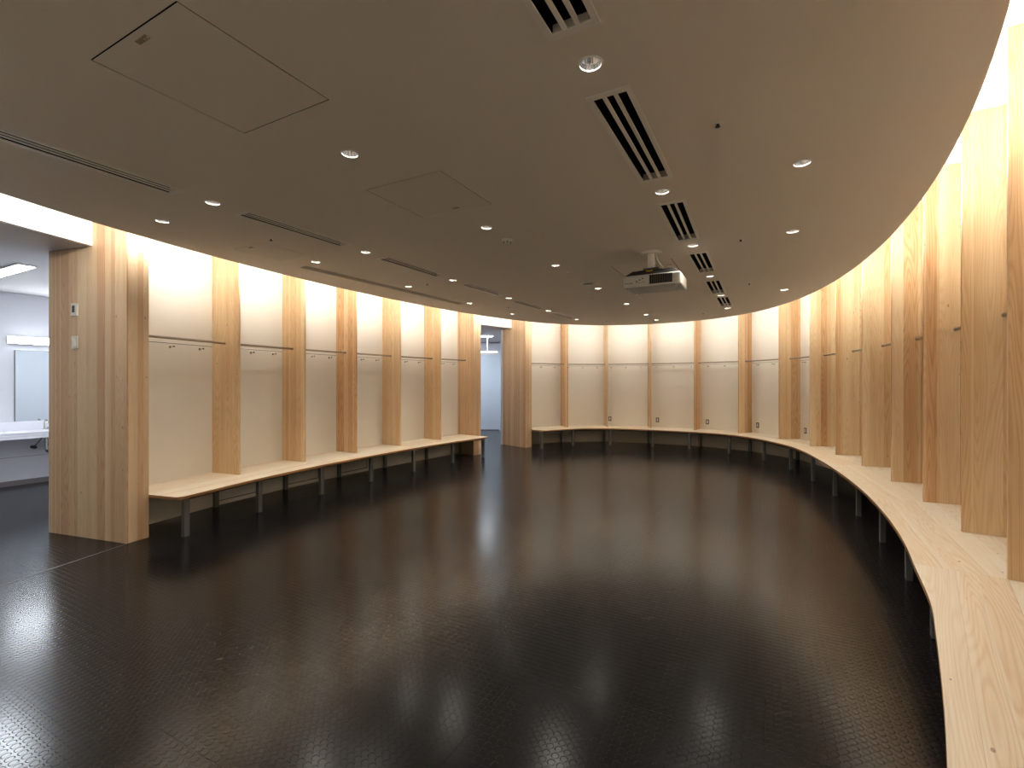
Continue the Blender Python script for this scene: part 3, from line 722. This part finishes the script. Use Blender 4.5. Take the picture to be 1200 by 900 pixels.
# hatches
hl = ['largest flush access hatch in the ceiling, with a metal latch', 'square flush access hatch in the ceiling before the smoke detector', 'small access hatch near the rim above the shorter bench', 'access hatch in the ceiling right behind the projector', 'faint access hatch between speaker grille and far rim']
lat = [(167, 46), (534, 243.5), (294, 290), (784, 310.5), None]
for i, (h, lb) in enumerate(zip(hatches, hl)):
    c, L, Wd, d = h
    t = thing('access_hatch', lb, 'hatch', (c.x, c.y, ZC), math.atan2(d.y, d.x), 'ceiling access hatches')
    m = MB(); m.box(-L/2, L/2, -Wd/2, Wd/2, 0, .02, M['ceil']); m.build('panel', t)
    m = MB()
    for s in (-1, 1): m.box(-L/2-.01, L/2+.01, s*(Wd/2+.0045)-.0055, s*(Wd/2+.0045)+.0055, .004, .008, M['dark']); m.box(s*(L/2+.0045)-.0055, s*(L/2+.0045)+.0055, -Wd/2, Wd/2, .004, .008, M['dark'])
    m.build('gap_shade_strip', t)  # near-black strips fill the open joint, its shade put into the colour
    if lat[i]:
        q = up(*lat[i])-c; x, y = q.dot(d), q.dot(V(-d.y, d.x)); x = max(-L/2+.04, min(L/2-.04, x)); y = max(-Wd/2+.03, min(Wd/2-.03, y))
        m = MB(); k = .7 if i else 1; m.box(x-.012, x+.012, y-.045*k, y+.045*k, -.004, 0, M['rail']); m.cyl((x, y-.02*k, -.006), (x, y-.02*k, -.004), .008, M['chrome'], 12); m.cyl((x, y-.04*k, -.006), (x, y-.04*k, -.004), .006, M['chrome'], 12); m.build('latch', t)
# sprinklers
sl = ['near sprinkler head in the ceiling beside the wide vents', 'small sprinkler head near the projector and the lone downlight', 'sprinkler head near the rim by the far curve', 'sprinkler head beside the second narrow vent', 'sprinkler head beside the third narrow vent', 'sprinkler head beside the fourth narrow vent', 'tiny sprinkler head at the far rim above the corridor side', 'tiny sprinkler head at the far rim past the projector']
for lb, px in zip(sl, [(841, 145), (868, 280.5), (878, 331.8), (317.5, 280), (500.5, 332.5), (596, 359.5), (711, 376), (824, 367)]):
    c = up(*px); t = thing('sprinkler_head', lb, 'sprinkler', (c.x, c.y, ZC), 0, 'ceiling sprinklers')
    m = MB(); m.cyl((0, 0, 0), (0, 0, -.004), .03, M['vent'], 20); m.build('escutcheon', t)
    m = MB(); m.cyl((0, 0, -.004), (0, 0, -.018), .009, M['charcoal'], 12); m.cyl((0, 0, -.018), (0, 0, -.021), .015, M['charcoal'], 14); m.build('deflector', t)
c = up(594.5, 281)
t = thing('smoke_detector', 'round cream smoke detector on the ceiling beside a downlight', 'smoke detector', (c.x, c.y, ZC))
m = MB(); m.cyl((0, 0, -.018), (0, 0, 0), .056, M['plastic'], 24, r2=.062); m.build('base', t, smooth=True)
m = MB(); m.cyl((0, 0, -.045), (0, 0, -.018), .034, M['plastic'], 20, r2=.046)
m.build('sensor_cap', t, smooth=True)
for k in range(6):
    a = k*math.pi/3; m = MB(); m.box(-.008, .008, .034, .044, -.038, -.028, M['charcoal']); m.build('sensor_slot', t, rz=a)
c = up(690, 332.2)
t = thing('ceiling_speaker', 'round dark-meshed speaker grille flush in the ceiling', 'speaker', (c.x, c.y, ZC))
m = MB(); m.ring((0, 0), .1, .128, -.01, 0, M['white'], 32); m.build('ring', t, smooth=True)
m = MB(); m.cyl((0, 0, -.004), (0, 0, 0), .1, M['vent2'], 32); m.build('mesh', t)
c = up(666, 319)
t = thing('ceiling_sensor', 'tiny round sensor on the ceiling near the middle downlights', 'sensor', (c.x, c.y, ZC))
m = MB(); m.cyl((0, 0, -.012), (0, 0, 0), .024, M['plastic'], 20, r2=.03); m.build('dome', t, smooth=True)

# ---------------------------------------------------------------- projector
c = up(763.3, 296)
rzp = math.atan2(AX.y, AX.x)-math.pi/2        # local y = along the room, local x = across it
pr = thing('ceiling_projector', 'white video projector hanging from the ceiling on a short pole', 'projector', (c.x, c.y, ZC), rzp)
m = MB(); m.cyl((0, 0, -.02), (0, 0, 0), .105, M['vent'], 32, r2=.125); m.build('ceiling_plate', pr, smooth=True)
m = MB(); m.cyl((0, 0, -.2), (0, 0, -.018), .042, M['vent'], 20); m.build('pole', pr, smooth=True)
zt, zb = -.262, -.43                           # top and bottom of the case
x0, x1, y0, y1 = -.31, .36, -.12, .36
m = MB(); m.box(-.09, .09, -.05, .05, -.205, -.195, M['steel']); 
for s in (-1, 1): m.box(s*.088-.004, s*.088+.004, -.03, .03, -.26, -.205, M['steel'])
m.box(-.14, .14, -.08, .2, -.262, -.226, M['charcoal']); m.build('mount_bracket', pr)
m = MB(); m.box(-.045, .035, -.084, -.081, -.258, -.232, M['yellow']); lb = m.build('warning_label', pr); lb['label'] = 'yellow label'
m = MB()
m.box(x0, x1, y0, y1, zb, zt-.02, M['proj_body'])
body = m.build('case', pr, bevel=.018)
m = MB()                                       # dark sloping upper shell
lo = [(x0+.012, y0+.012, zt-.022), (x1-.012, y0+.012, zt-.022), (x1-.012, y1-.012, zt-.022), (x0+.012, y1-.012, zt-.022)]
hi = [(x0+.10, y0+.05, zt+.035), (x1-.09, y0+.05, zt+.035), (x1-.09, y1-.05, zt+.035), (x0+.10, y1-.05, zt+.035)]
for i in range(4): j = (i+1) % 4; m.face([lo[i], lo[j], hi[j], hi[i]], M['charcoal'])
m.face(hi, M['charcoal']); m.build('upper_shell', pr)
m = MB(); m.box(0, .265, y0-.004, y0+.002, zb+.025, zt-.035, M['dark'])
for k in range(14): x = .005+k*.0185; m.box(x, x+.006, y0-.009, y0-.003, zb+.027, zt-.037, M['vent2'])
m.build('exhaust_grille', pr)
m = MB()
for k in range(4): m.box(-.29+k*.024, -.275+k*.024, y0-.003, y0+.002, zb+.045, zb+.058, M['vent2'])
m.box(-.165, -.05, y0-.003, y0+.002, zb+.05, zb+.054, M['vent2'])
for k in range(3): m.box(-.16+k*.035, -.14+k*.035, y0-.003, y0+.002, zb+.062+k*.014, zb+.078+k*.014, M['vent2'])
m.build('connector_panel', pr)
m = MB(); m.cyl((.12, y1-.01, -.37), (.12, y1+.06, -.37), .055, M['proj_body'], 28); m.cyl((.12, y1+.06, -.37), (.12, y1+.064, -.37), .045, M['dark'], 28); m.build('lens', pr, smooth=True)
for x, y in ((x0+.06, y0+.06), (x1-.06, y0+.06), (x0+.06, y1-.06), (x1-.06, y1-.06)):
    m = MB(); m.cyl((x, y, zb-.012), (x, y, zb+.005), .014, M['plastic'], 12); m.build('foot', pr)
m = MB(); tube(m, [(.05, .05, -.02), (.07, .06, -.1), (.12, .08, -.17), (.16, .1, -.225)], .008, M['plastic']); m.build('cable', pr, smooth=True)
